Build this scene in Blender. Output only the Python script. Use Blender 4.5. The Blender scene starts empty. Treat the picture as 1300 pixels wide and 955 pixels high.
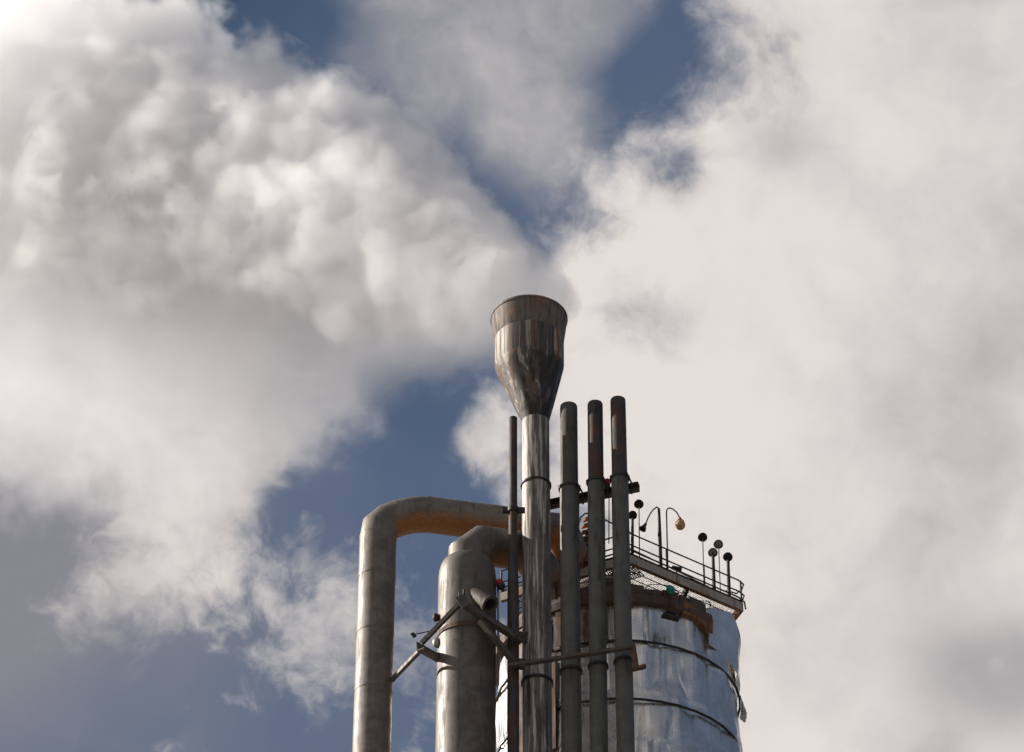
import bpy, bmesh, math, random
from mathutils import Vector, Matrix, noise as mnoise
random.seed(7)
scene = bpy.context.scene
COL = scene.collection
R = math.radians
# ------------------------------------------------------------------ camera
PITCH = R(38.0); FOC = 4150.0; CAM = Vector((0, 0, 1.7))
CF = Vector((0, math.cos(PITCH), math.sin(PITCH))); CU = Vector((0, -math.sin(PITCH), math.cos(PITCH)))
cam_d = bpy.data.cameras.new('camera'); cam = bpy.data.objects.new('camera', cam_d); COL.objects.link(cam)
cam.location = CAM; cam.rotation_euler = (R(90) + PITCH, 0, 0)
cam_d.sensor_width = 36; cam_d.lens = 36 * FOC / 1300; cam_d.clip_start = .5; cam_d.clip_end = 20000
scene.camera = cam

def at(px, py, Y):
    """point of the place seen at that pixel of the photograph, at horizontal distance Y"""
    d = CF + Vector((1, 0, 0)) * ((px - 650) / FOC) + CU * ((477.5 - py) / FOC)
    return CAM + d * (Y / d.y)
def size(n, py, Y):
    """metres that n pixels span at that row and distance"""
    return n / FOC * Y / (CF.y + CU.y * (477.5 - py) / FOC)

# ------------------------------------------------------------------ render and light
scene.render.engine = 'CYCLES'
cy = scene.cycles
cy.use_adaptive_sampling = True; cy.adaptive_threshold = .05
cy.use_denoising = True
cy.max_bounces = 14; cy.diffuse_bounces = 3; cy.glossy_bounces = 3; cy.volume_bounces = 10; cy.transmission_bounces = 4
cy.volume_step_rate = 1.0; cy.volume_max_steps = 256
vs = scene.view_settings
vs.view_transform = 'Standard'; vs.look = 'None'; vs.exposure = .55; vs.gamma = 1; vs.use_curve_mapping = False

SUN_EL = R(30); SUN_OUT = R(14)                        # height; degrees beyond square-left, i.e. a little behind the tower
SUN = Vector((-math.cos(SUN_OUT) * math.cos(SUN_EL), math.sin(SUN_OUT) * math.cos(SUN_EL), math.sin(SUN_EL)))
sd = bpy.data.lights.new('sun', 'SUN'); so = bpy.data.objects.new('sun', sd); COL.objects.link(so)
sd.energy = 5; sd.angle = R(.5); sd.color = (1, .915, .83)
so.location = (-40, 40, 90); so.rotation_euler = SUN.to_track_quat('Z', 'Y').to_euler()

# ------------------------------------------------------------------ small node language
class S:
    """a socket with arithmetic"""
    def __init__(s, nt, sock): s.nt = nt; s.k = sock
    def _m(s, op, *a):
        n = s.nt.nodes.new('ShaderNodeMath'); n.operation = op
        for i, v in enumerate((s,) + a):
            if isinstance(v, S): s.nt.links.new(v.k, n.inputs[i])
            else: n.inputs[i].default_value = v
        return S(s.nt, n.outputs[0])
    def __add__(s, o): return s._m('ADD', o)
    __radd__ = __add__
    def __sub__(s, o): return s._m('SUBTRACT', o)
    def __rsub__(s, o): return (s * -1) + o
    def __mul__(s, o): return s._m('MULTIPLY', o)
    __rmul__ = __mul__
    def __truediv__(s, o): return s._m('DIVIDE', o)
    def pow(s, o): return s._m('POWER', o)
    def max(s, o): return s._m('MAXIMUM', o)
    def min(s, o): return s._m('MINIMUM', o)
    def abs(s): return s._m('ABSOLUTE')
    def gexp(s): return s._m('EXPONENT')
    def ramp(s, a, b, c=0., d=1., smooth=True):
        n = s.nt.nodes.new('ShaderNodeMapRange'); n.interpolation_type = 'SMOOTHSTEP' if smooth else 'LINEAR'; n.clamp = True
        s.nt.links.new(s.k, n.inputs[0])
        for i, v in enumerate((a, b, c, d)): n.inputs[i + 1].default_value = v
        return S(s.nt, n.outputs[0])
    def curve(s, x0, x1, pts):
        """piecewise curve through (x, y): y scaled into 0..1 and back"""
        ys = [p[1] for p in pts]; lo, hi = min(ys), max(ys)
        t = s.ramp(x0, x1, 0, 1, False)
        n = s.nt.nodes.new('ShaderNodeFloatCurve'); c = n.mapping.curves[0]
        q = [((x - x0) / (x1 - x0), (y - lo) / (hi - lo)) for x, y in pts]
        while len(c.points) < len(q): c.points.new(.5, .5)
        for p, (x, y) in zip(c.points, q): p.location = (x, y); p.handle_type = 'AUTO'
        n.mapping.update(); s.nt.links.new(t.k, n.inputs['Value'])
        return S(s.nt, n.outputs[0]) * (hi - lo) + lo

def vec(nt, x, y, z):
    n = nt.nodes.new('ShaderNodeCombineXYZ')
    for i, v in enumerate((x, y, z)):
        if isinstance(v, S): nt.links.new(v.k, n.inputs[i])
        else: n.inputs[i].default_value = v
    return n.outputs[0]
def vmath(nt, op, a, b):
    n = nt.nodes.new('ShaderNodeVectorMath'); n.operation = op
    for i, v in enumerate((a, b)):
        if isinstance(v, (tuple, list, Vector)): n.inputs[i].default_value = v
        elif isinstance(v, (int, float)): n.inputs['Scale'].default_value = v
        elif op == 'SCALE' and i == 1: nt.links.new(v, n.inputs['Scale'])
        else: nt.links.new(v, n.inputs[i])
    return S(nt, n.outputs['Value']) if op == 'DOT_PRODUCT' else n.outputs[0]
def noise(nt, v, scale, detail=4., rough=.55, dist=0., lac=2., col=False):
    n = nt.nodes.new('ShaderNodeTexNoise'); nt.links.new(v, n.inputs['Vector'])
    n.inputs['Scale'].default_value = scale; n.inputs['Detail'].default_value = detail
    n.inputs['Roughness'].default_value = rough; n.inputs['Distortion'].default_value = dist; n.inputs['Lacunarity'].default_value = lac
    return n.outputs['Color'] if col else S(nt, n.outputs[0])
def mixc(nt, f, a, b):
    n = nt.nodes.new('ShaderNodeMix'); n.data_type = 'RGBA'; n.clamp_factor = True
    for k, v in ((0, f), (6, a), (7, b)):
        if isinstance(v, S): nt.links.new(v.k, n.inputs[k])
        elif isinstance(v, (int, float)): n.inputs[k].default_value = v
        elif isinstance(v, (tuple, list)): n.inputs[k].default_value = (*v, 1)
        else: nt.links.new(v, n.inputs[k])
    return n.outputs[2]

# ------------------------------------------------------------------ the sky: blue air and the clouds far behind
world = bpy.data.worlds.new('World'); scene.world = world; world.use_nodes = True
nt = world.node_tree; nt.nodes.clear()
sky = nt.nodes.new('ShaderNodeTexSky'); sky.sky_type = 'NISHITA'; sky.sun_disc = False
sky.sun_elevation = SUN_EL; sky.sun_rotation = math.atan2(SUN.x, SUN.y); sky.air_density = 1.0; sky.dust_density = 1.2; sky.ozone_density = 1.5
SKY_STR = .075
tc = nt.nodes.new('ShaderNodeTexCoord'); D = tc.outputs['Generated']
df = vmath(nt, 'DOT_PRODUCT', D, CF); dr = vmath(nt, 'DOT_PRODUCT', D, (1, 0, 0)); du = vmath(nt, 'DOT_PRODUCT', D, CU)
dfc = df.max(.3)
U = dr / dfc * 41.5 + 6.5; V = du / dfc * -41.5 + 4.775      # a chart of the sky round the view: one unit is 1.38 degrees
front = df.ramp(.86, .95)
W1 = noise(nt, D, 22, 4, .55, col=True)                       # a slow swirl that bends everything else
Dw = vmath(nt, 'ADD', vmath(nt, 'SCALE', D, 41.5), vmath(nt, 'SCALE', vmath(nt, 'SUBTRACT', W1, (.5, .5, .5)), 1.3))
n1 = noise(nt, Dw, .62, 7, .56)                               # cloud forms
n2 = noise(nt, Dw, .33, 3, .5)                                # slow light and dark
n3 = noise(nt, Dw, 1.9, 5, .6)                                # wisps
def blob(cx, cy, rx, ry, rot=0):
    c, s = math.cos(R(rot)), math.sin(R(rot))
    a = (U - cx); b = (V - cy)
    p = (a * c + b * s) * (1 / rx); q = (b * c - a * s) * (1 / ry)
    return (p * p + q * q).__mul__(-1).gexp()
# cover of the white bank on the right
edgeB = V.curve(-1, 11, [(-1, 8.3), (0, 8.0), (.6, 8.15), (1.2, 8.3), (1.7, 7.7), (2.2, 7.4), (3, 6.85), (4, 6.5), (5, 6.5), (6, 6.2), (7, 6.4), (8, 6.9), (9.5, 7.2), (11, 7.3)])
fB = (U - edgeB) * .62 + (n1 - .5) * 2.6 + (n3 - .5) * .8 - blob(8.7, 2.25, .35, .3) * .9 + blob(7.2, 3.8, .7, .8) * .7 + blob(8.2, 3.95, .8, .5) * 1.2
aB = fB.ramp(-.15, .95) * (1 - (blob(12.9, 8.55, 1.3, .8) * .95 + (n1 - .5) * 1.6 * blob(12.7, 8.4, 1.6, 1.1)).ramp(0, 1.1) * .6)
# thin grey cloud at the top, between the plume and the bank
fC = blob(5.9, .4, 2.1, 1.4, 15) * 1.2 + blob(6.7, 1.7, 1.1, .8, 40) * .7 + blob(7.6, .2, .9, .7) * .75 + (n1 - .5) * 1.3 - .2 - blob(3.0, .3, .9, .8) * 1.6 - blob(8.3, 1.0, .7, .6) * .8
aC = fC.ramp(-.1, .85) * .8
# torn cloud low on the left and grey air at the left edge
fD = blob(2.0, 4.4, 3., 1.6, 0) * 1.1 + blob(2.2, 5.9, 1.5, 1.7, 25) * 1.05 - blob(.1, 5.0, .9, 1.1) * 1.6 - blob(0, 6.6, 1.0, 1.3) * 1.0 - blob(5.35, 4.95, .5, .35) * 1.2 - blob(4.3, 6.8, .8, .7) * .7 + blob(1.5, 7.7, 1.8, .8, -15) * .62 + blob(.3, 6.4, .9, 1.6) * .3 + blob(4.3, 7.4, .55, .5, 40) * .55 + blob(6.1, 5.5, .45, .5, 30) * 1.0 + blob(3.6, 5.3, 1.5, .5, -25) * .7 + (n1 - .5) * 1.7 + (n3 - .5) * 1.3 - .36
aD = fD.ramp(-.1, .8) * .95
aH = (blob(0, 6.4, 2.7, 2.9) * 1.05 + blob(12.9, 8.6, 2, 1.4) * .6 + .2 + (n2 - .5) * .7 + (n1 - .5) * .25).ramp(0, 1)
# any other part of the sky, out of the picture
oth = (noise(nt, D, 2.6, 6, .55, .4) + (n1 - .5) * .2 + vmath(nt, 'DOT_PRODUCT', D, Vector((-.70, -.56, .45))) * .17).ramp(.57, .68) * .85
aB = aB * front; aC = aC * front; aD = aD * front; aH = aH * front
aO = oth * (1 - front)

bg = nt.nodes.new('ShaderNodeVectorMath'); bg.operation = 'SCALE'; nt.links.new(sky.outputs[0], bg.inputs[0]); bg.inputs['Scale'].default_value = SKY_STR
base0 = mixc(nt, .6, bg.outputs[0], (.080, .112, .19))
base = mixc(nt, (blob(3.0, -.2, 1.8, 1.3) + blob(5.4, 5.0, .7, .6) * .4) * front * .75, base0, (.035, .072, .135))
aE = ((n1 - .5) * 2.0 + (n3 - .5) * 2.2 + blob(4.0, 7.6, 2.8, 1.7, 20) * .98 + blob(6.6, 2.2, 1.5, 1.2, 40) * .5 - .62).ramp(0, .9) * front * .7
base = mixc(nt, aE, base, (.52, .50, .50))
c = mixc(nt, aH * .9, base, (.255, .25, .275))
lit = (n1 - .35) * 1.6 + (n2 - .5) * 1.2
c = mixc(nt, aC, c, mixc(nt, (lit * 1.4 + blob(6.2, .8, .5, .7, 20) * .5).ramp(0, 1), (.30, .30, .33), (.56, .53, .515)))
nearB = U.ramp(10., 7.6)
litB = ((n2 - .5) * 1.2 + (n1 - .5) * (nearB * .9 + .9) + (n3 - .5) * nearB * 1.2 + .82 + (n1 - .5) * .2 - blob(9.85, 1.85, .55, .35) * .35 - blob(8.6, 2.35, .45, .3) * .7 - blob(8.25, 4.2, .6, .45) * .3 - blob(12.8, 4.0, 1.8, 5) * .4).ramp(0, 1)
c = mixc(nt, aB, c, mixc(nt, litB, (.44, .42, .42), (.765, .71, .675)))
c = mixc(nt, aD, c, mixc(nt, lit.ramp(-.2, .8), (.40, .39, .40), (.78, .72, .68)))
c = mixc(nt, aO, c, mixc(nt, n1.ramp(.3, .7), (.30, .30, .32), (.72, .67, .63)))
bgn = nt.nodes.new('ShaderNodeBackground'); nt.links.new(c, bgn.inputs[0]); bgn.inputs[1].default_value = .7
wo = nt.nodes.new('ShaderNodeOutputWorld'); nt.links.new(bgn.outputs[0], wo.inputs[0])
world.cycles.sampling_method = 'MANUAL'; world.cycles.sample_map_resolution = 512
# ------------------------------------------------------------------ mesh helpers
class MB:
    def __init__(s): s.v = []; s.f = []
    def _add(s, vs, fs):
        b = len(s.v); s.v += [Vector(x) for x in vs]; s.f += [tuple(b + i for i in f) for f in fs]
    def tube(s, pts, r, seg=16, caps=True):
        """round bar along points; corners are mitred"""
        pts = [Vector(p) for p in pts]; n = len(pts); rs = r if isinstance(r, (list, tuple)) else [r] * n
        dirs = [(b - a).normalized() for a, b in zip(pts, pts[1:])]
        ref = Vector((0, 0, 1)) if abs(dirs[0].z) < .9 else Vector((0, 1, 0))
        u = dirs[0].cross(ref).normalized(); vs = []; fs = []
        for i, p in enumerate(pts):
            d0 = dirs[max(0, i - 1)]; d1 = dirs[min(n - 2, i)]
            t = (d0 + d1).normalized()
            w0 = d0.cross(u).normalized()
            for k in range(seg):
                a = 2 * math.pi * k / seg
                q = u * math.cos(a) + w0 * math.sin(a)
                q = q - d0 * (q.dot(t) / max(.2, d0.dot(t)))           # slide along the pipe onto the mitre plane
                vs.append(p + q * rs[i])
            u = (u - d1 * u.dot(d1)).normalized()
        for i in range(n - 1):
            for k in range(seg):
                j = (k + 1) % seg
                fs.append((i * seg + k, i * seg + j, (i + 1) * seg + j, (i + 1) * seg + k))
        if caps: fs.append(tuple(range(seg - 1, -1, -1))); fs.append(tuple((n - 1) * seg + k for k in range(seg)))
        s._add(vs, fs); return s
    def lathe(s, c, prof, seg=48, shift=None, closed=False):
        """profile [(r, z)] turned about the vertical through c; shift(z) moves the centre"""
        vs = []; fs = []; n = len(prof)
        for r, z in prof:
            sx, sy = shift(z) if shift else (0, 0)
            for k in range(seg):
                a = 2 * math.pi * k / seg; vs.append((c[0] + sx + r * math.cos(a), c[1] + sy + r * math.sin(a), z))
        m = n if closed else n - 1
        for i in range(m):
            i2 = (i + 1) % n
            for k in range(seg):
                j = (k + 1) % seg; fs.append((i * seg + k, i * seg + j, i2 * seg + j, i2 * seg + k))
        s._add(vs, fs); return s
    def arc(s, c, prof, a0, a1, seg):
        """closed profile [(r, z)] swept through part of a turn (degrees)"""
        vs = []; fs = []; n = len(prof)
        for k in range(seg + 1):
            a = R(a0 + (a1 - a0) * k / seg)
            for r, z in prof: vs.append((c[0] + r * math.cos(a), c[1] + r * math.sin(a), z))
        for k in range(seg):
            for i in range(n):
                j = (i + 1) % n; fs.append((k * n + i, (k + 1) * n + i, (k + 1) * n + j, k * n + j))
        fs.append(tuple(range(n))); fs.append(tuple(seg * n + i for i in range(n - 1, -1, -1)))
        s._add(vs, fs); return s
    def bar(s, p0, p1, w, h, prof=None, up=(0, 0, 1)):
        """straight beam: a solid w x h section, or an outline prof of (across, up) in units of w and h"""
        p0, p1 = Vector(p0), Vector(p1); d = (p1 - p0).normalized()
        a = d.cross(Vector(up)).normalized(); b = a.cross(d).normalized()
        prof = prof or [(-.5, -.5), (.5, -.5), (.5, .5), (-.5, .5)]; n = len(prof)
        vs = [p + a * (x * w) + b * (y * h) for p in (p0, p1) for x, y in prof]
        fs = [(i, (i + 1) % n, n + (i + 1) % n, n + i) for i in range(n)] + [tuple(range(n - 1, -1, -1)), tuple(range(n, 2 * n))]
        s._add(vs, fs); return s
    def ball(s, c, r, sc=(1, 1, 1), seg=16, rings=10):
        vs = []; fs = []
        for i in range(rings + 1):
            t = math.pi * i / rings
            for k in range(seg):
                a = 2 * math.pi * k / seg
                vs.append((c[0] + r * sc[0] * math.sin(t) * math.cos(a), c[1] + r * sc[1] * math.sin(t) * math.sin(a), c[2] + r * sc[2] * math.cos(t)))
        for i in range(rings):
            for k in range(seg):
                j = (k + 1) % seg; fs.append((i * seg + k, (i + 1) * seg + k, (i + 1) * seg + j, i * seg + j))
        s._add(vs, fs); return s
    def dish(s, c, axis, prof, seg=20):
        """profile [(r, h)] turned about any axis through c"""
        ax = Vector(axis).normalized(); u = ax.cross(Vector((0, 0, 1)) if abs(ax.z) < .9 else Vector((1, 0, 0))).normalized(); w = ax.cross(u)
        vs = []; fs = []; c = Vector(c)
        for r, h in prof:
            for k in range(seg):
                a = 2 * math.pi * k / seg; vs.append(c + ax * h + (u * math.cos(a) + w * math.sin(a)) * r)
        for i in range(len(prof) - 1):
            for k in range(seg):
                j = (k + 1) % seg; fs.append((i * seg + k, i * seg + j, (i + 1) * seg + j, (i + 1) * seg + k))
        s._add(vs, fs); return s
C_PROF = [(-.5, -.5), (.5, -.5), (.5, -.36), (-.34, -.36), (-.34, .36), (.5, .36), (.5, .5), (-.5, .5)]
L_PROF = [(-.5, -.5), (.5, -.5), (.5, -.36), (-.36, -.36), (-.36, .5), (-.5, .5)]

def obj(name, mb, mat, parent=None, loc=None, sharp=35, smooth=True, label=None):
    o0 = Vector(parent_loc(parent)) if parent else Vector(loc or (0, 0, 0))
    me = bpy.data.meshes.new(name); me.from_pydata([v - o0 for v in mb.v], [], mb.f)
    bm = bmesh.new(); bm.from_mesh(me); bmesh.ops.remove_doubles(bm, verts=bm.verts, dist=1e-5); bmesh.ops.recalc_face_normals(bm, faces=bm.faces); bm.to_mesh(me); bm.free()
    if smooth:
        for p in me.polygons: p.use_smooth = True
        me.set_sharp_from_angle(angle=R(sharp))
    me.materials.append(mat)
    o = bpy.data.objects.new(name, me); COL.objects.link(o)
    if parent: o.parent = parent
    else: o.location = o0
    if label: o['label'] = label
    return o
def parent_loc(p):
    q = Vector((0, 0, 0))
    while p: q += Vector(p.location); p = p.parent
    return q
def tag(o, label, cat, group=None):
    o['kind'] = 'thing'; o['label'] = label; o['category'] = cat
    if group: o['group'] = group
    return o
def thing(name, label, cat, loc, group=None):
    o = bpy.data.objects.new(name, None); COL.objects.link(o); o.location = loc; o.empty_display_size = .3
    return tag(o, label, cat, group)

# ------------------------------------------------------------------ materials
def mat(name, base, base2=None, dark=None, rust=None, dark_amt=(.5, .75), rust_amt=(.58, .72), streak=.12, scale=1., metal=0., rough=.6, bump=.25, under=None, extra=None):
    """weathered metal: two tones, dark stains running down, rust patches, dents; all in metres on the thing itself"""
    m = bpy.data.materials.new(name); m.use_nodes = True; t = m.node_tree; b = t.nodes['Principled BSDF']
    tcn = t.nodes.new('ShaderNodeTexCoord'); p = tcn.outputs['Object']
    run = vmath(t, 'MULTIPLY', p, (1, 1, streak))
    na = noise(t, p, 1.1 * scale, 7, .62, .3); nb = noise(t, run, 4.5 * scale, 7, .62, .25); nc = noise(t, p, .55 * scale, 8, .66, .5); nd = noise(t, p, 9 * scale, 5, .6)
    c = mixc(t, na.ramp(.32, .68), base, base2 or base)
    if dark: c = mixc(t, nb.ramp(*dark_amt) * .85, c, dark)
    if rust: c = mixc(t, (nc + (nb - .5) * .35).ramp(*rust_amt) * .9, c, rust)
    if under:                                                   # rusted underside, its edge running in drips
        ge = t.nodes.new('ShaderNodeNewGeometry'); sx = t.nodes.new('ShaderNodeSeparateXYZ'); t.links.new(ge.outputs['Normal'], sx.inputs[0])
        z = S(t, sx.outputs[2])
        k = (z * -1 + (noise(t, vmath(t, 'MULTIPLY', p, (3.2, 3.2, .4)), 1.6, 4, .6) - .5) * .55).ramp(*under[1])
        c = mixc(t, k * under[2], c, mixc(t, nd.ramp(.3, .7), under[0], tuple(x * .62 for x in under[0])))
    if extra: c = extra(t, p, c, nb, nc)
    c = mixc(t, (nd - .5).abs().ramp(.12, .3) * .35, c, tuple(x * .5 for x in base))
    t.links.new(c, b.inputs['Base Color']); b.inputs['Metallic'].default_value = metal
    rr = nb.ramp(.3, .7, rough - .1, rough + .15); t.links.new(rr.k, b.inputs['Roughness'])
    bp = t.nodes.new('ShaderNodeBump'); bp.inputs['Strength'].default_value = bump; bp.inputs['Distance'].default_value = .03
    t.links.new((nd * .4 + na).k, bp.inputs['Height']); t.links.new(bp.outputs[0], b.inputs['Normal'])
    return m
def plain(name, col, rough=.5, metal=0.):
    return mat(name, col, tuple(x * .7 for x in col), tuple(x * .45 for x in col), None, metal=metal, rough=rough, bump=.1, scale=3)
M = {}
M['duct'] = mat('duct_cladding', (.205, .18, .152), (.125, .108, .092), (.045, .038, .032), (.16, .085, .04), (.56, .8), (.64, .8), .14, 1.5, under=((.42, .17, .055), (.25, .75), .85), rough=.55, metal=.25, bump=.2)
M['vessel'] = mat('vessel_cladding', (.165, .144, .12), (.098, .085, .073), (.032, .029, .025), (.14, .08, .045), (.54, .76), (.64, .8), .16, 1.5, under=((.30, .13, .05), (.3, .8), .8), rough=.55, metal=.25, bump=.22)
def stack_extra(t, p, c, nb, nc):
    s1 = noise(t, vmath(t, 'MULTIPLY', p, (1, 1, .05)), 7., 6, .65)
    sp = t.nodes.new('ShaderNodeSeparateXYZ'); t.links.new(p, sp.inputs[0])
    c = mixc(t, (s1 - S(t, sp.outputs[0]) * .10).ramp(.5, .57) * .95, c, (.52, .48, .42))
    return mixc(t, (1 - s1).ramp(.53, .63) * .9, c, (.05, .044, .04))
M['stack'] = mat('stack_steel', (.20, .18, .155), (.13, .12, .105), (.05, .045, .04), (.13, .08, .05), (.55, .75), (.68, .8), streak=.05, scale=1.6, metal=.1, rough=.62, extra=stack_extra)
def funnel_extra(t, p, c, nb, nc):
    s1 = noise(t, vmath(t, 'MULTIPLY', p, (1, 1, .05)), 2.3, 5, .55); s2 = noise(t, vmath(t, 'MULTIPLY', p, (1, 1, .04)), 4.5, 5, .6)
    c = mixc(t, s1.ramp(.52, .6) * .85, c, (.20, .095, .045))
    c = mixc(t, s2.ramp(.53, .6) * .85, c, (.40, .35, .29))
    c = mixc(t, (1 - s2).ramp(.56, .66) * .9, c, (.018, .016, .016))
    sx = t.nodes.new('ShaderNodeSeparateXYZ'); t.links.new(p, sx.inputs[0])      # shade of the down-facing cone painted in as streaks, stronger to the right
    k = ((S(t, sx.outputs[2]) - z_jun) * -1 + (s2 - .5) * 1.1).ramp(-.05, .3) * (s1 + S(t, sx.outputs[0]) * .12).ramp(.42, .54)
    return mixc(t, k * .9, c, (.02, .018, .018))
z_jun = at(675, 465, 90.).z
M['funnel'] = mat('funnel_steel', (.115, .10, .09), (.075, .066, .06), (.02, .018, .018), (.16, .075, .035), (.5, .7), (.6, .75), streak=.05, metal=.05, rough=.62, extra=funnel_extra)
M['soot'] = mat('sooty_pipe', (.060, .056, .050), (.042, .034, .030), (.014, .012, .011), (.095, .042, .026), (.5, .72), (.49, .62), scale=1.6, rough=.75)
M['soot_grey'] = mat('sooty_grey_pipe', (.085, .082, .070), (.062, .055, .048), (.022, .019, .017), (.075, .042, .028), (.55, .75), (.6, .72), scale=1.6, rough=.75)
M['sleeve'] = mat('grey_green_sleeve', (.108, .110, .096), (.080, .081, .071), (.030, .030, .027), (.085, .045, .03), (.54, .72), (.57, .68), scale=1.4, rough=.62, bump=.15)
M['dark'] = mat('dark_steel', (.040, .035, .031), (.028, .024, .022), (.012, .011, .01), (.085, .04, .022), (.5, .7), (.58, .7), scale=2.5, rough=.6, metal=.2)
M['beam'] = mat('beam_steel', (.115, .10, .085), (.08, .068, .058), (.03, .026, .023), (.14, .07, .035), (.52, .74), (.6, .74), scale=2, rough=.6, metal=.25)
M['rusty'] = mat('rusty_steel', (.115, .068, .045), (.075, .05, .038), (.025, .02, .018), (.24, .105, .04), (.5, .72), (.56, .7), scale=1.3, rough=.75)
M['orange'] = mat('orange_rust', (.34, .15, .06), (.22, .10, .045), (.05, .03, .02), (.42, .2, .08), (.55, .75), (.6, .75), scale=1.5, rough=.75)
M['rust_tan'] = mat('tan_rust', (.20, .105, .045), (.12, .065, .035), (.03, .022, .018), (.30, .15, .05), (.5, .7), (.54, .7), scale=1.5, rough=.8)
M['deck'] = mat('deck_channel', (.40, .365, .31), (.30, .27, .23), (.07, .06, .05), (.28, .12, .05), (.52, .74), (.56, .7), scale=1.5, rough=.6, under=((.26, .13, .07), (.45, .8), .9))
M['tank'] = mat('tank_cladding', (.78, .75, .70), (.62, .59, .55), (.34, .30, .26), (.36, .24, .15), (.56, .82), (.66, .82), streak=.1, scale=1.1, metal=.85, rough=.28, bump=.08)
M['glass'] = plain('amber_glass', (.62, .40, .17), .15)
M['lens'] = plain('grey_reflector', (.42, .41, .40), .35, .3)
M['red'] = plain('red_lens', (.55, .02, .03), .25)
M['teal'] = plain('teal_shade', (.02, .30, .30), .4)

# ------------------------------------------------------------------ ground
g = bmesh.new(); bmesh.ops.create_circle(g, cap_ends=True, segments=64, radius=9000)
gm = bpy.data.meshes.new('ground'); g.to_mesh(gm); g.free(); ground = bpy.data.objects.new('ground', gm); COL.objects.link(ground)
gm.materials.append(mat('dry_ground', (.20, .18, .155), (.14, .125, .105), (.08, .07, .06), scale=.05, rough=.9)); ground['kind'] = 'structure'

Y0 = 90.0
def base_of(px, py, Y): p = at(px, py, Y); return Vector((p.x, p.y, 0))
def ring(mb, c, r, z, h, t):
    """flat hoop of height h standing t proud of radius r"""
    return mb.lathe(c, [(r, z - h / 2), (r + t, z - h / 2), (r + t, z + h / 2), (r, z + h / 2)], 40, closed=True)

# ------------------------------------------------------------------ chimney stack with its funnel
b0 = base_of(680.5, 617, Y0); c = (b0.x, b0.y)
rp = size(17.3, 570, Y0); zj = at(680, 617, Y0).z
zz = lambda py: at(675, py, Y0).z
t = thing('chimney_stack', 'tall streaked steel stack topped by a wide dark rusty funnel', 'chimney', b0)
low = MB().tube([(c[0], c[1], 0), (c[0], c[1], zj - .1), (c[0], c[1], zj)], [rp * 1.03, rp * 1.03, rp * 1.03], 40)
obj('lower_pipe', low, M['stack'], t)
z_top, z_neck, z_jun, z_flare = zz(405), zz(536), zz(465), zz(433)
obj('upper_pipe', MB().tube([(c[0], c[1], zj), (c[0], c[1], z_neck + .05)], rp, 40, caps=False), M['stack'], t)
obj('joint_ring', ring(MB(), c, rp * 1.03, zj, .07, .045), M['dark'], t)
off = size(7.6, 430, Y0)
def fshift(z):
    f = max(0, min(1, (z - z_neck) / (z_jun - z_neck))); return (-off * f, 0)
rim_r, body_r = size(49, 404, Y0), size(43.8, 430, Y0)
prof = [(rp, z_neck), (rp * 1.06, z_neck + .12)]
for f in (.12, .3, .5, .7, .86, 1): prof.append((rp + (body_r - rp) * (f if f > .2 else f * .9), z_neck + (z_jun - z_neck) * f))
prof += [(body_r * 1.004, z_flare), (body_r - .04, z_flare), (body_r - .05, z_jun), (rp * .95, z_neck + .2)]
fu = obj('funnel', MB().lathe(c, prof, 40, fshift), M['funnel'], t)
cs = (c[0] - off, c[1])
M['rim'] = mat('rim_steel', (.18, .145, .115), (.11, .09, .075), (.04, .034, .03), (.24, .12, .055), (.5, .66), (.54, .7), streak=.06, scale=1.6, rough=.7)
obj('rim', MB().lathe(cs, [(body_r + .0, z_flare - .03), (body_r + .012, z_flare), (rim_r * .985, z_top - .08), (rim_r, z_top - .08), (rim_r, z_top), (rim_r - .04, z_top), (body_r - .06, z_flare)], 64, closed=True), M['rim'], fu)

# ------------------------------------------------------------------ thin dark pipe beside it
p0 = base_of(651.5, 640, 89.4)
t = thing('thin_pipe', 'thinnest pipe, dark brown, standing just left of the funnel stack', 'pipe', p0)
rt = size(5.6, 640, 89.4); zt = at(651, 531, 89.4).z
obj('pipe', MB().tube([(p0.x, p0.y, 0), (p0.x, p0.y, at(651, 760, 89.4).z), (p0.x - .01, p0.y, at(651, 700, 89.4).z), (p0.x, p0.y, zt)], [rt * 1.35, rt * 1.3, rt, rt * .95], 18), M['soot'], t)
zc = at(651, 648, 89.4).z
obj('clamp', ring(MB(), (p0.x, p0.y), rt, zc, .16, .05).bar((p0.x - rt - .2, p0.y, zc), (p0.x + rt + .25, p0.y, zc), .1, .2), M['dark'], t)

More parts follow.
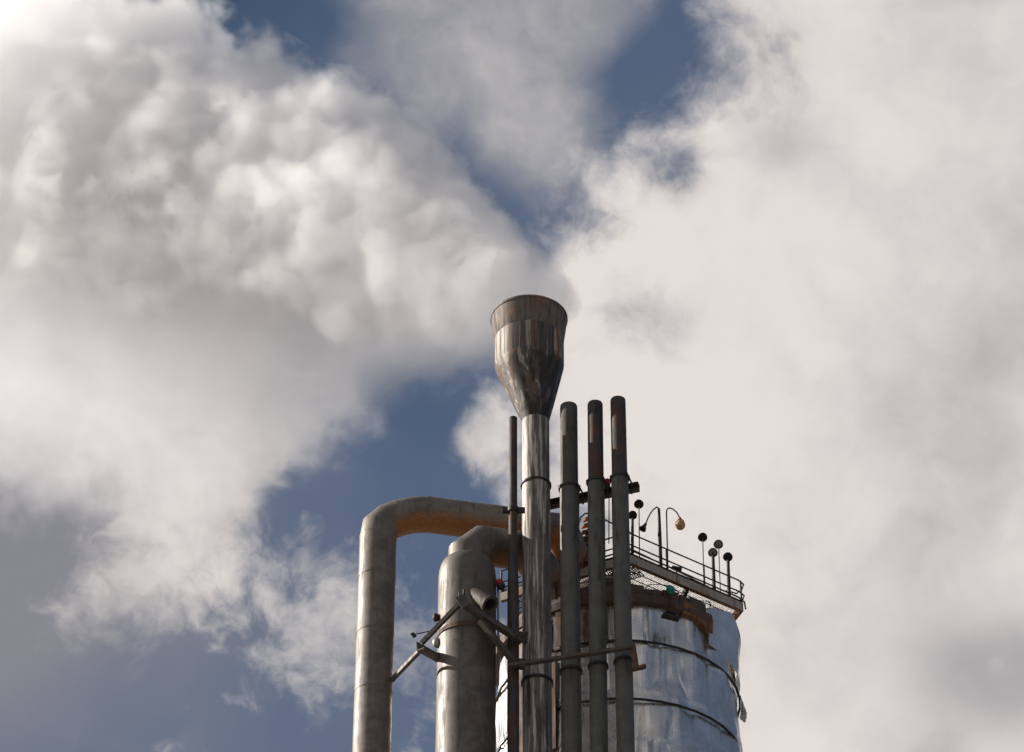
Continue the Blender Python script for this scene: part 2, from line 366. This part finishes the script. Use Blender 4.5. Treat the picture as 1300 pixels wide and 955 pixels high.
# ------------------------------------------------------------------ the three vent pipes
def Yv(px): return 89.55 - (px - 697) * .0092 * 1.0
vents = [(722.0, 508, 621, 11.0, 725.0, 'soot_grey', 'grey vent pipe with sooty top, nearest the funnel stack, leftmost of the three'),
         (755.5, 505, 613, 9.7, 759.5, 'soot', 'black brown vent pipe standing in the middle of the three'),
         (784.5, 500, 608, 9.7, 792.5, 'soot', 'tallest looking dark vent pipe on the right, beside the railed walkway')]
vent_c = []
for px, pt, pj, r, pxb, mt, lab in vents:
    Y = Yv(px); top = at(px, pt + 8, Y); low = at(pxb, 865, Y)
    dx = (top.x - low.x) / (top.z - low.z)                       # they lean a little
    def ax(z, top=top, dx=dx): return (top.x + dx * (z - top.z), top.y)
    zj_ = at(px, pj, Y).z; rr = size(r, pt, Y)
    bx = ax(0); t = thing('vent_pipe', lab, 'pipe', (bx[0], bx[1], 0), 'dark vent pipes in a row right of the stack')
    obj('upper_pipe', MB().tube([(*ax(zj_ - .3), zj_ - .3), (*ax(top.z - .6), top.z - .6), (*ax(top.z - .05), top.z - .05), (*ax(top.z), top.z)], [rr, rr, rr, rr * .96], 28, caps=False)
        .tube([(*ax(top.z), top.z), (*ax(zj_), zj_)], [rr * .93, rr * .93], 28, caps=True), M[mt], t)
    rs = rr * 1.1
    obj('sleeve', MB().tube([(*ax(0), 0), (*ax(zj_), zj_)], rs, 28), M['sleeve'], t)
    obj('joint_ring', ring(MB(), ax(zj_), rs, zj_, .08, .045).tube([Vector((*ax(zj_), zj_)) + Vector((rs * .8, -.35, 0)), Vector((*ax(zj_), zj_)) + Vector((rs * 1.35, -.1, -.25)), Vector((*ax(zj_), zj_)) + Vector((rs * 1.4, .25, -.45))], .03, 8), M['dark'], t)
    vent_c.append((ax, rs, Y))

# beam behind the pipes, clamp beam in front of them
A, B = at(690, 642, 90.35), at(811, 618, 89.3)
t = thing('steel_beam', 'dark steel channel crossing behind the vent pipes near their joints', 'beam', A)
obj('channel', MB().bar(A, B, .22, .30, C_PROF), M['beam'], t)
for ax, rs, Y in vent_c:
    z = (A.z + B.z) / 2; x, y = ax(z)
    obj('clamp', MB().arc((x, y), [(rs + .005, z - .05), (rs + .05, z - .05), (rs + .05, z + .05), (rs + .005, z + .05)], -10, 190, 20), M['dark'], t)
rl = at(771, 616, 89.75); t = thing('warning_lamp', 'small red warning lamp sitting on the beam between two vent pipes', 'lamp', rl)
obj('lens', MB().ball(rl + Vector((0, 0, .12)), .13, (1, 1, 1.1)), M['red'], t)
obj('base', MB().tube([rl - Vector((0, 0, .12)), rl + Vector((0, 0, .05))], .1, 12), M['dark'], t)
obj('rod', MB().tube([rl - Vector((-.06, 0, .1)), at(773, 690, 89.8)], .018, 6), M['dark'], t)

A, B = at(645, 844, 88.75), at(803, 820, 88.05)
t = thing('clamp_beam', 'rusty steel strap beam clamping the stack and vent pipes together low down', 'beam', A)
obj('angle', MB().bar(A, B, .18, .20, L_PROF), M['beam'], t)
obj('foot', MB().bar(at(803, 818, 88.1), at(808, 850, 88.3), .12, .2).bar(at(803, 850, 88.3), at(820, 846, 88.3), .2, .08), M['rusty'], t)
for ax, rs, Y in vent_c + [(lambda z: c, rp * 1.03, Y0)]:
    z = at(720, 833, 88.8).z; x, y = ax(z)
    z = A.z + (B.z - A.z) * .5 + 0
    obj('clamp', MB().arc((x, y), [(rs + .004, z - .10), (rs + .05, z - .10), (rs + .05, z + .0), (rs + .004, z + .0)], -200, 20, 24), M['dark'], t)

# ------------------------------------------------------------------ tall duct bending over to the right
YD = 91.2
pd = [at(476.5, 800, YD), at(478.6, 684, YD), at(482.5, 671.5, YD + .01), at(493, 663, YD + .03), at(507, 657.5, YD + .06), at(522, 654, YD + .09), at(543, 653.2, YD + .15), at(712, 675, YD + 1.3)]
b0 = Vector((pd[0].x, YD, 0)); pd[0] = Vector((pd[0].x, YD, 0)); pd[1] = Vector((pd[0].x, YD, pd[1].z))
rd = size(23.6, 720, YD)
t = thing('bent_duct', 'tall grey duct at the left, bending right behind the stack, orange rust underneath', 'duct', b0)
end = pd[-1] + Vector((.55, 1.3, -.5))
obj('duct', MB().tube(pd + [end], rd, 40), M['duct'], t)
for k in (1, 4, 6):
    d0 = (pd[k] - pd[k - 1]).normalized(); d1 = (pd[k + 1] - pd[k]).normalized(); tt = (d0 + d1).normalized()
    e = pd[k]; obj('seam', MB().tube([e - d0 * .035, e, e + d1 * .035], [rd * 1.002, rd * 1.018, rd * 1.002], 40, caps=False), M['duct'], t)
for py in (735, 806, 880):
    obj('seam', ring(MB(), (b0.x, b0.y), rd - .002, at(477, py, YD).z, .06, .014), M['duct'], t)

# ------------------------------------------------------------------ domed vessel with its elbow
YV = 89.7
vb = base_of(592.5, 800, YV); vr = size(37.3, 800, YV); zs = at(593, 739, YV).z; zn = at(597, 714, YV).z
nr = size(25.5, 700, YV)
t = thing('pressure_vessel', 'wide domed grey vessel with a bent neck pipe, between the tall duct and the stack', 'vessel', vb)
prof = [(vr, 0), (vr, zs - .05)]
for k in range(0, 9):
    a = R(k * 10); prof.append((nr * .97 + (vr - nr * .97) * math.cos(a) ** .8, zs + (zn - zs) * math.sin(a)))
prof.append((nr * .9, zn + .02))
obj('body', MB().lathe((vb.x, vb.y), prof, 56), M['vessel'], t)
n0 = Vector((vb.x + .03, vb.y, zn - .45)); n1 = at(597.5, 706, YV); n1 = Vector((n0.x, n0.y, n1.z)); n2 = at(613, 693, YV + .25); n3 = at(668, 700, YV + 1.5)
obj('neck_pipe', MB().tube([n0, n1, n2, n3, n3 + Vector((.6, 1.2, -.1))], nr, 40), M['vessel'], t)
obj('neck_ring', ring(MB(), (n0.x, n0.y), nr, zn - .1, .1, .03), M['vessel'], t)
obj('band', ring(MB(), (vb.x, vb.y), vr, at(592, 812, YV).z, .16, .035), M['rusty'], t)
no = at(606, 757, YV - vr * .86); ne = at(622.5, 768, YV - vr * .86 - .3); dn = (ne - no).normalized(); nzr = size(11.3, 765, 88.4)
nz = obj('nozzle', MB().dish(no - dn * .25, dn, [(nzr, 0), (nzr, (ne - no).length + .25), (nzr * .76, (ne - no).length + .25), (nzr * .76, .1), (0.01, .1)], 28), M['beam'], t)
obj('flange', MB().dish(ne - dn * .1, dn, [(nzr, 0), (nzr * 1.1, 0), (nzr * 1.1, .1), (nzr, .1)], 28), M['beam'], nz)
obj('side_lug', MB().ball(at(553.5, 784, YV - .3), .12, (1, 1, 1.3)), M['dark'], t)
obj('side_lug', MB().ball(at(554, 816, YV - .3), .13, (1, 1, 1.5)), M['lens'], t)
obj('side_tube', MB().tube([at(632, 742, 89.5), at(632.5, 790, 89.5), at(632.5, 870, 89.5)], .035, 8), M['lens'], t)
rl = at(634, 741, 89.35); t = thing('warning_lamp', 'small red lamp on the right shoulder of the domed vessel', 'lamp', rl)
obj('lens', MB().ball(rl + Vector((0, 0, .05)), .13), M['red'], t)
obj('base', MB().ball(rl + Vector((.06, 0, -.1)), .14).tube([rl + Vector((-.3, .1, -.1)), rl], .05, 8), M['dark'], t)

# ------------------------------------------------------------------ angle-iron support in front of the vessel
t = thing('pipe_support', 'crossed angle iron bracket bracing the front of the domed vessel', 'bracket', at(588, 762, 88.2))
ap = at(587, 763, 88.25)
def arm(p, q, w, h, m='beam'): obj('arm', MB().bar(p, q, w, h, L_PROF), M[m], t)
arm(ap, at(535, 817, 88.7), .13, .14); arm(at(537, 822, 88.7), at(497, 864, 90.9), .13, .13)
arm(at(533, 819, 88.6), at(560, 834, 89.6), .30, .34); arm(at(584, 761, 88.2), at(664, 812, 89.0), .24, .34)
arm(at(611, 786, 88.35), at(660, 846, 89.05), .22, .30)
obj('bolt', MB().tube([ap + Vector((.05, -.1, .05)), ap + Vector((.05, -.1, .38))], .035, 8), M['dark'], t)
obj('bolt', MB().tube([ap + Vector((-.10, -.1, 0)), ap + Vector((-.10, -.1, .26))], .03, 8), M['dark'], t)
obj('gusset', MB().bar(at(583, 757, 88.12), at(592, 770, 88.12), .05, .3), M['beam'], t)
for px, py, Y in ((660, 808, 88.9), (657, 842, 89.0)):
    q = at(px, py, Y); obj('gusset', MB().bar(q + Vector((-.22, -.02, .0)), q + Vector((.25, .02, -.05)), .04, .42), M['dark'], t)
    for k in (-.1, .1): obj('bolt', MB().dish(q + Vector((k, -.03, .05)), (0, -1, 0), [(.035, 0), (.035, .05), (.001, .05)], 8), M['beam'], t)
obj('tie_rod', MB().tube([at(524, 806, 88.6), at(548, 801, 89.0)], .02, 8).bar(at(523, 804, 88.6), at(527, 809, 88.6), .05, .12), M['dark'], t)
# ------------------------------------------------------------------ clad tank
TC = Vector((3.70, 97.2, 0)); TR = 4.16; tc2 = (TC.x, TC.y)
Zb0, Zb1 = 64.45, 65.0
t = thing('storage_tank', 'round tank clad in crumpled shiny sheet metal with a rusty top rim', 'tank', TC)
tank = t
# shell: sheet rows that bulge and crease
me_v = MB(); NA, NZ = 420, 130; z0, z1 = 54.0, 64.62
vs = []; fs = []
for i in range(NZ + 1):
    z = z0 + (z1 - z0) * i / NZ
    for k in range(NA):
        a = 2 * math.pi * k / NA
        p = Vector((math.cos(a) * 3.2, math.sin(a) * 3.2, z * .28))
        w = mnoise.noise(p * .75 + Vector((3, 1, 7))); w2 = mnoise.noise(Vector((math.cos(a) * 6, math.sin(a) * 6, z * 1.1)))
        w3 = mnoise.noise(Vector((math.cos(a) * 11, math.sin(a) * 11, z * 2.2)))
        r = TR + .12 * (abs(w) * 2 - .5) + .03 * w2 + .006 * w3
        row = (z - 62.9) % 1.9
        row_n = math.floor((z - 62.9) / 1.9); fr_ = (a / (2 * math.pi) * 14 + .37 * (row_n % 3)) % 1.
        r += .05 * fr_ - .02 * math.exp(-((fr_ - .97) / .02) ** 2)                      # each sheet laps over the next
        r += .015 * max(0, 1 - row / .5)
        vs.append((TC.x + r * math.cos(a), TC.y + r * math.sin(a), z))
for i in range(NZ):
    for k in range(NA):
        j = (k + 1) % NA; fs.append((i * NA + k, i * NA + j, (i + 1) * NA + j, (i + 1) * NA + k))
me_v._add(vs, fs)
obj('shell', me_v, M['tank'], t, sharp=28)
obj('lower_shell', MB().lathe(tc2, [(TR, 0), (TR, 54.0)], 96), M['tank'], t)
obj('roof', MB().lathe(tc2, [(TR - .05, 64.6), (1.5, 65.3), (.01, 65.4)], 64), M['rusty'], t)
# rim band, ragged along its top
rb = MB().arc(tc2, [(TR + .02, Zb0), (TR + .22, Zb0 + .02), (TR + .26, Zb0 + .3), (TR + .16, Zb1 - .12), (TR - .02, Zb1 - .05)], -215, -43, 90)
obj('rim_band', rb, M['rusty'], t)
rg = MB(); rnd = random.Random(5)
a = -170.
while a < -48:
    w = rnd.uniform(3, 8); h = rnd.uniform(.04, .22)
    rg.arc(tc2, [(TR + .0, Zb1 - .12), (TR + .17, Zb1 - .12), (TR + .15, Zb1 + h), (TR + .02, Zb1 + h)], a, a + w, 5); a += w + rnd.uniform(-.2, 1.4)
obj('ragged_lagging', rg, M['rusty'], t)
re_ = MB()
for k in range(60):
    f = k / 60; h_ = .03 * mnoise.noise(Vector((k * .13, 2, 0))); re_.arc(tc2, [(TR + .02, Zb0 - .1 - .45 * f * f + h_), (TR + .19 - .02 * f, Zb0 - .06 - .3 * f * f + h_), (TR + .275 - .05 * f, Zb0 + .3 - .1 * f), (TR + .1, Zb1 + .04 - .18 * f * f + h_)], -60 + k * .3, -60 + k * .3 + .31, 1)
obj('rim_end', re_, M['rust_tan'], t)
for z in (62.93, 60.6): obj('seam_band', ring(MB(), tc2, TR + .07, z, .06, .075), M['dark'], t)
# torn cladding sheet standing out at the right shoulder
def sheet(name, a0, a1, fz0, fz1, fr, na=40, nz=14):
    vs = []; fs = []
    for s_ in (0, 1):
        for i in range(nz + 1):
            for k in range(na + 1):
                u = k / na; a = R(a0 + (a1 - a0) * u); w = i / nz
                z = fz0(u) + (fz1(u) - fz0(u)) * w; r = fr(u, w) + .03 * mnoise.noise(Vector((u * 5, w * 3, a0))) - s_ * .02
                vs.append((TC.x + r * math.cos(a), TC.y + r * math.sin(a), z))
    n = (na + 1) * (nz + 1)
    for s_ in (0, 1):
        for i in range(nz):
            for k in range(na):
                q = s_ * n + i * (na + 1) + k; fs.append((q, q + 1, q + na + 2, q + na + 1))
    edge = [k for k in range(na + 1)] + [(i * (na + 1)) + na for i in range(1, nz + 1)] + [nz * (na + 1) + k for k in range(na - 1, -1, -1)] + [i * (na + 1) for i in range(nz - 1, 0, -1)]
    for x, y in zip(edge, edge[1:] + edge[:1]): fs.append((x, y, n + y, n + x))
    m_ = MB(); m_._add(vs, fs); return obj(name, m_, M['tank'], t, sharp=50)
sheet('cladding_flap', -44, 12, lambda u: 63.6, lambda u: 65.05 + .35 * math.sin(min(1, u * 2.2) * math.pi) - .3 * u + .06 * math.sin(u * 31), lambda u, w: TR + .13 + .28 * w * math.sin(min(1, u * 1.5) * math.pi))
sheet('cladding_flap', -9, 6, lambda u: 62.3 + .3 * u, lambda u: 63.0 - .25 * u, lambda u, w: TR + .16 + .16 * (1 - w))
obj('bracket_plate', MB().bar(at(841, 781, 92.6), at(862, 786, 92.8), .25, .10).bar(at(846, 776, 92.6), at(858, 780, 92.7), .2, .12), M['dark'], t)
# brown sheets over the part of the shell seen between the vent pipes
for a0, a1, z_0, z_1 in ((-150, -121, 59.0, 62.8), (-150, -124, 63.0, 64.4), (-120.5, -96, 63.0, 64.4)):
    o_ = sheet('brown_sheet', a0, a1, lambda u: z_0, lambda u: z_1, lambda u, w: TR + .19)
    o_.data.materials[0] = M['rusty']
# rusty drum and dark lagging on top
obj('drum', MB().lathe((3.35, 96.0), [(1.45, 65.0), (1.45, 66.6), (1.2, 66.9), (.3, 67.1)], 40), M['rusty'], t)
obj('hopper', MB().lathe((1.55, 93.9), [(.35, 64.9), (.75, 65.9), (.75, 66.6), (.01, 66.7)], 24), M['orange'], t)

# ------------------------------------------------------------------ railed walkway round the tank top
PR = 4.70; ZD = 66.12
va = [-150, -86, -21.5]
V6 = [Vector((TC.x + PR * math.cos(R(a)), TC.y + PR * math.sin(R(a)), ZD)) for a in va]
t = thing('walkway', 'railed steel walkway running round the top of the tank', 'walkway', (TC.x, TC.y, ZD))
for p, q in zip(V6, V6[1:]):
    obj('edge_beam', MB().bar(p - Vector((0, 0, .16)), q - Vector((0, 0, .16)), .16, .33), M['deck'], t)
    o_ = (p + q) / 2 - Vector((TC.x, TC.y, ZD)); o_.normalize()
    obj('toe_board', MB().bar(p + Vector((0, 0, .12)) - o_ * .02, q + Vector((0, 0, .12)) - o_ * .02, .02, .10), M['dark'], t)
gr = MB()
for (p, q) in zip(V6, V6[1:]):
    mid = (p + q) / 2 - Vector((TC.x, TC.y, ZD)); nrm = -mid.normalized(); L = (q - p).length; d = (q - p).normalized()
    k = 0.06
    while k < L:
        s_ = p + d * k; gr.bar(s_ - Vector((0, 0, .03)), s_ + nrm * 1.25 - Vector((0, 0, .03)), .016, .04); k += .085
    for w in (.3, .65, 1.0, 1.25): gr.bar(p + nrm * w + d * .03 - Vector((0, 0, .05)), q + nrm * w - d * .03 - Vector((0, 0, .05)), .02, .03)
obj('grating', gr, M['beam'], t, smooth=False)
for p, q in zip(V6, V6[1:]):
    n = 3
    for i in range(n + 1):
        s_ = p.lerp(q, i / n)
        if i == n and q is not V6[-1]: continue
        pst = obj('post', MB().tube([s_, s_ + Vector((0, 0, .98))], .036, 8).bar(s_ + Vector((-.05, 0, .02)), s_ + Vector((.05, 0, .02)), .1, .04), M['rusty'] if i == 2 else M['dark'], t)
hp = .98
e = V6[-1]; inw = (Vector((TC.x, TC.y, ZD)) - e).normalized(); dd = (V6[-1] - V6[-2]).normalized(); back = Vector((-.25, .97, 0))
for hz, nm in ((.98, 'top_rail'), (.5, 'mid_rail')):
    up = Vector((0, 0, hz))
    pts = [V6[0] + up, V6[1] + up, e - dd * .1 + up, e + dd * .18 + back * .1 + up, e + dd * .22 + back * .4 + up, e + dd * .1 + back * .75 + up, e - dd * .35 + back * .8 + up]
    obj(nm, MB().tube(pts, .027, 8), M['dark'], t)
obj('conduit', MB().tube([V6[0] + Vector((0, -.08, .2)), V6[1] + Vector((.0, -.1, .2)), e + Vector((-.1, -.1, .22)), e + Vector((.1, .02, .1)), e + Vector((.14, .1, -.15))], .03, 8), M['dark'], t)
obj('conduit', MB().tube([V6[1] + Vector((.0, -.06, .3)), e + Vector((-.5, -.08, .3))], .018, 8), M['rusty'], t)
obj('brace', MB().bar(e + Vector((-.03, .03, -.16)), at(912, 808, 96.3), .16, .22, L_PROF), M['orange'], t)
obj('brace', MB().bar(V6[1].lerp(e, .52) - Vector((0, 0, .2)), V6[1].lerp(e, .52) + Vector((-.55, .75, -1.05)), .14, .16, L_PROF), M['dark'], t)
for px, py, s_ in ((893, 768, .26), (903, 776, .2), (912, 779, .22)):
    o_ = at(px, py, 95.2); obj('hanging_hook', MB().tube([o_ + Vector((s_ * math.cos(x), .1 * math.sin(x), s_ * math.sin(x))) for x in [k * .55 - .6 for k in range(10)]], .02, 6), M['dark'], t)

# stair with lit treads and a bent handrail, seen between the vent pipes
sb = at(738, 690, 93.2)
t = thing('stair', 'short rusty stair with sunlit treads seen between two vent pipes', 'stair', sb)
for k in range(6):
    o_ = at(735 + k * 2.2, 699 - k * 8.5, 93.0); obj('tread', MB().bar(o_ + Vector((-.12, 0, -.12)), o_ + Vector((.42, .25, .22)), .32, .05), M['orange'], t)
obj('stringer', MB().bar(at(738, 712, 93.2), at(757, 655, 93.0), .08, .3), M['rusty'], t)
obj('handrail', MB().tube([at(734, 700, 92.9), at(734, 668, 92.9), at(737, 657, 92.9), at(743, 652, 92.9), at(752, 652, 92.9), at(800, 676, 92.6)], .03, 8), M['dark'], t)
obj('frame', MB().bar(at(703, 700, 93.3), at(706, 760, 93.3), .12, .12).bar(at(688, 702, 93.4), at(738, 716, 93.2), .1, .12).bar(at(690, 745, 93.3), at(738, 690, 93.3), .1, .1), M['rusty'], t)

# ------------------------------------------------------------------ lamps standing on the walkway
def deck_pt(px):
    f = (px - 801) / 141.; p = V6[1].lerp(V6[2], f); return p
def mast(name, lab, cat, grp, px_top, py_top, px_base, r, dY=0.):
    """a post from the deck edge up to where the photograph ends it"""
    b_ = deck_pt(px_base); b_ = Vector((b_.x, b_.y + dY, ZD - .1)); top = at(px_top, py_top, b_.y)
    return thing(name, lab, cat, b_, grp), b_, top
G1 = 'round lamps on posts along the walkway'
rl_ = [(811, 640, 814, .020, 6.2, 'dark', 'highest round lamp on a thin post, just right of the right vent pipe'),
       (803, 654, 805, .055, 5.9, 'dark', 'round lamp on a stout post, half hidden by the right vent pipe'),
       (892, 682, 894, .020, 6.1, 'dark', 'round dark lamp on a thin post, left of the lamp cluster at the walkway end'),
       (912, 691, 915, .020, 6.1, 'lens', 'round lamp on a thin post rising behind the pale lamp at the walkway end'),
       (905, 701.5, 907, .065, 6.2, 'lens', 'pale grey round lamp on a stout black post at the walkway end'),
       (924, 707, 926, .065, 6.2, 'dark', 'rightmost round lamp on a stout black post at the end of the walkway')]
for px, py, pb, r, rad, mt, lab in rl_:
    t, b_, top = mast('post_lamp', lab, 'lamp', G1, px, py, pb, r)
    rr = size(rad, py, b_.y); fa = Vector((-.12 + .04 * (px % 3), -.5, -.95)).normalized()
    q = top - fa * .06
    if r > .03: obj('post', MB().tube([b_, b_.lerp(q, .45), b_.lerp(q, .9)], [r, r, r * .85], 10).tube([b_.lerp(q, .88), q], r * .5, 8), M['dark'], t)
    else: obj('post', MB().tube([b_, q], r, 8), M['beam'], t)
    hd = obj('lamp_head', MB().dish(top - fa * .16, fa, [(.01, 0), (rr * .45, .01), (rr * .9, .1), (rr, .17), (rr, .2), (rr * .93, .2), (rr * .8, .15), (.01, .13)], 24), M['dark'], t)
    obj('lens', MB().dish(top - fa * .16, fa, [(.01, .16), (rr * .78, .16), (rr * .8, .14)], 24), M[mt], hd)
# swan-neck lamps
t, b_, top = mast('swan_neck_lamp', 'swan neck lamp with a black bell shade bending left from a stout post', 'lamp', 'swan neck lamps on the walkway', 836.5, 646, 840, .06)
obj('post', MB().tube([b_, b_.lerp(top, .6), top], [.075, .068, .045], 12), M['dark'], t)
nk = [top, at(834, 644, b_.y), at(830.5, 646, b_.y), at(826, 651.5, b_.y), at(822.5, 658, b_.y), at(820, 665, b_.y)]
obj('neck', MB().tube(nk, .025, 8), M['dark'], t)
ax_ = (nk[-1] - nk[-2]).normalized(); rr = size(5, 668, b_.y)
obj('lamp_shade', MB().dish(nk[-1] - ax_ * .02, ax_ + Vector((-.2, 0, 0)), [(.01, 0), (rr * .35, .02), (rr * .45, .12), (rr * .8, .22), (rr, .30), (rr * .95, .30), (rr * .4, .16), (.01, .14)], 20), M['dark'], t)
t, b_, top = mast('swan_neck_lamp', 'swan neck lamp with an amber glass globe bending right from a thin post', 'lamp', 'swan neck lamps on the walkway', 846, 650, 849, .03)
obj('post', MB().tube([b_, top], .028, 8), M['dark'], t)
nk = [top, at(847, 646.5, b_.y), at(850, 645, b_.y), at(854.5, 646.5, b_.y), at(859.5, 651, b_.y), at(863, 658, b_.y)]
obj('neck', MB().tube(nk, .025, 8), M['dark'], t)
g_ = at(863.5, 666.5, b_.y); rr = size(6.6, 666, b_.y)
obj('globe', MB().ball(g_, rr, (1, 1, 1.08), 20, 14), M['glass'], t)
obj('cap', MB().dish(at(863, 658, b_.y) + Vector((0, 0, .03)), (0.05, 0, -1), [(.01, 0), (.05, .01), (.07, .1), (rr * .75, .16), (rr * .8, .2)], 16), M['orange'], t)
f_ = at(858, 723, deck_pt(862).y - .05); t = thing('floodlight', 'small black floodlight lying tilted on the walkway edge', 'lamp', f_)
obj('housing', MB().bar(f_ + Vector((-.14, 0, .06)), f_ + Vector((.2, 0, -.02)), .16, .16, [(-.5, -.1), (.5, -.1), (.3, .5), (-.3, .5)]), M['dark'], t)
obj('bracket', MB().bar(f_ + Vector((.02, 0, -.2)), f_ + Vector((.02, 0, .0)), .04, .05, up=(0, 1, 0)), M['dark'], t)
# teal lamp on its cable over the rim
w_ = [at(818, 747, 93.0), at(826, 742, 93.0), at(838, 742, 93.05), at(850, 744, 93.1), at(860, 750, 93.15), at(867, 764, 93.2)]
t = thing('hanging_lamp', 'small teal lamp hanging from a curved cable above the rusty tank rim', 'lamp', w_[3])
obj('cable', MB().tube(w_, .014, 6), M['dark'], t)
ct = at(849, 749, 93.05); obj('lamp_shade', MB().dish(ct + Vector((0, 0, .14)), (.35, -.3, -1), [(.01, 0), (.09, .02), (.14, .12), (.16, .24), (.10, .28), (.01, .27)], 12), M['teal'], t)
# ------------------------------------------------------------------ the steam
def steam_mat(name, path, dens, amp, soft, aniso=.3, color=(1, 1, 1), sc=1., stretch=None, seed=0.):
    """steam whose thickness falls off from the middle of a widening tube and is torn by swirls"""
    m = bpy.data.materials.new(name); m.use_nodes = True; t = m.node_tree; t.nodes.clear()
    g = t.nodes.new('ShaderNodeNewGeometry'); p = g.outputs['Position']
    q = p
    rr = None
    for (c0, r0), (c1, r1) in zip(path, path[1:]):
        ab = c1 - c0
        ap = vmath(t, 'SUBTRACT', p, c0)
        h = (vmath(t, 'DOT_PRODUCT', ap, ab) / ab.length_squared).max(0.).min(1.)
        sc_ = t.nodes.new('ShaderNodeVectorMath'); sc_.operation = 'SCALE'; sc_.inputs[0].default_value = ab; t.links.new(h.k, sc_.inputs['Scale'])
        off = vmath(t, 'SUBTRACT', ap, sc_.outputs[0])
        ln = t.nodes.new('ShaderNodeVectorMath'); ln.operation = 'LENGTH'; t.links.new(off, ln.inputs[0])
        x = S(t, ln.outputs['Value']) / (h * (r1 - r0) + r0)
        rr = x if rr is None else rr.min(x)
    n = noise(t, q, .36 * sc, 6, .6)
    f = (1. - rr) + (n - .5) * amp
    ax = (path[-1][0] - path[0][0]).normalized(); up = (CU - ax * CU.dot(ax)).normalized()
    s_ = vmath(t, 'DOT_PRODUCT', vmath(t, 'SUBTRACT', p, path[0][0]), up)          # thinner low down, where it tears away
    d = f.ramp(0, soft) * s_.ramp(-5.5, 3., .10, 1.) * dens
    v = t.nodes.new('ShaderNodeVolumePrincipled'); v.inputs['Color'].default_value = (*color, 1)
    v.inputs['Anisotropy'].default_value = aniso; t.links.new(d.k, v.inputs['Density'])
    o = t.nodes.new('ShaderNodeOutputMaterial'); t.links.new(v.outputs[0], o.inputs['Volume'])
    return m
def hull(name, path, grow, mat, voxel=.8):
    """closed hull round the steam"""
    bm = bmesh.new()
    for (c0, r0), (c1, r1) in zip(path, path[1:]):
        k = max(2, int((c1 - c0).length / (.35 * (r0 + r1) / 2)))
        for i in range(k + 1):
            bmesh.ops.create_icosphere(bm, subdivisions=3, radius=(r0 + (r1 - r0) * i / k) * grow, matrix=Matrix.Translation(c0.lerp(c1, i / k)))
    me = bpy.data.meshes.new(name); bm.to_mesh(me); bm.free()
    o = bpy.data.objects.new(name, me); COL.objects.link(o)
    md = o.modifiers.new('r', 'REMESH'); md.mode = 'VOXEL'; md.voxel_size = voxel
    dg = bpy.context.evaluated_depsgraph_get(); dg.update()
    me2 = bpy.data.meshes.new_from_object(o.evaluated_get(dg)); o.modifiers.clear(); o.data = me2
    me2.materials.append(mat)
    return o
def pix(path): return [(at(px, py, Y), size(r, py, Y)) for px, py, r, Y in path]
PATH = pix([(700, 385, 42, 112), (640, 385, 84, 114), (560, 362, 128, 117), (470, 338, 180, 121), (390, 325, 228, 125), (300, 345, 262, 129), (200, 345, 320, 134), (40, 298, 360, 138.5)])
plume = hull('steam_plume', PATH, 1.1, steam_mat('steam', PATH, .42, 1.2, .17, .6), .9)
plume['label'] = 'dense white billowing steam plume drifting up to the left behind the chimney'; plume['category'] = 'steam'; plume['kind'] = 'stuff'
cy.volume_step_rate = .5; cy.volume_bounces = 12
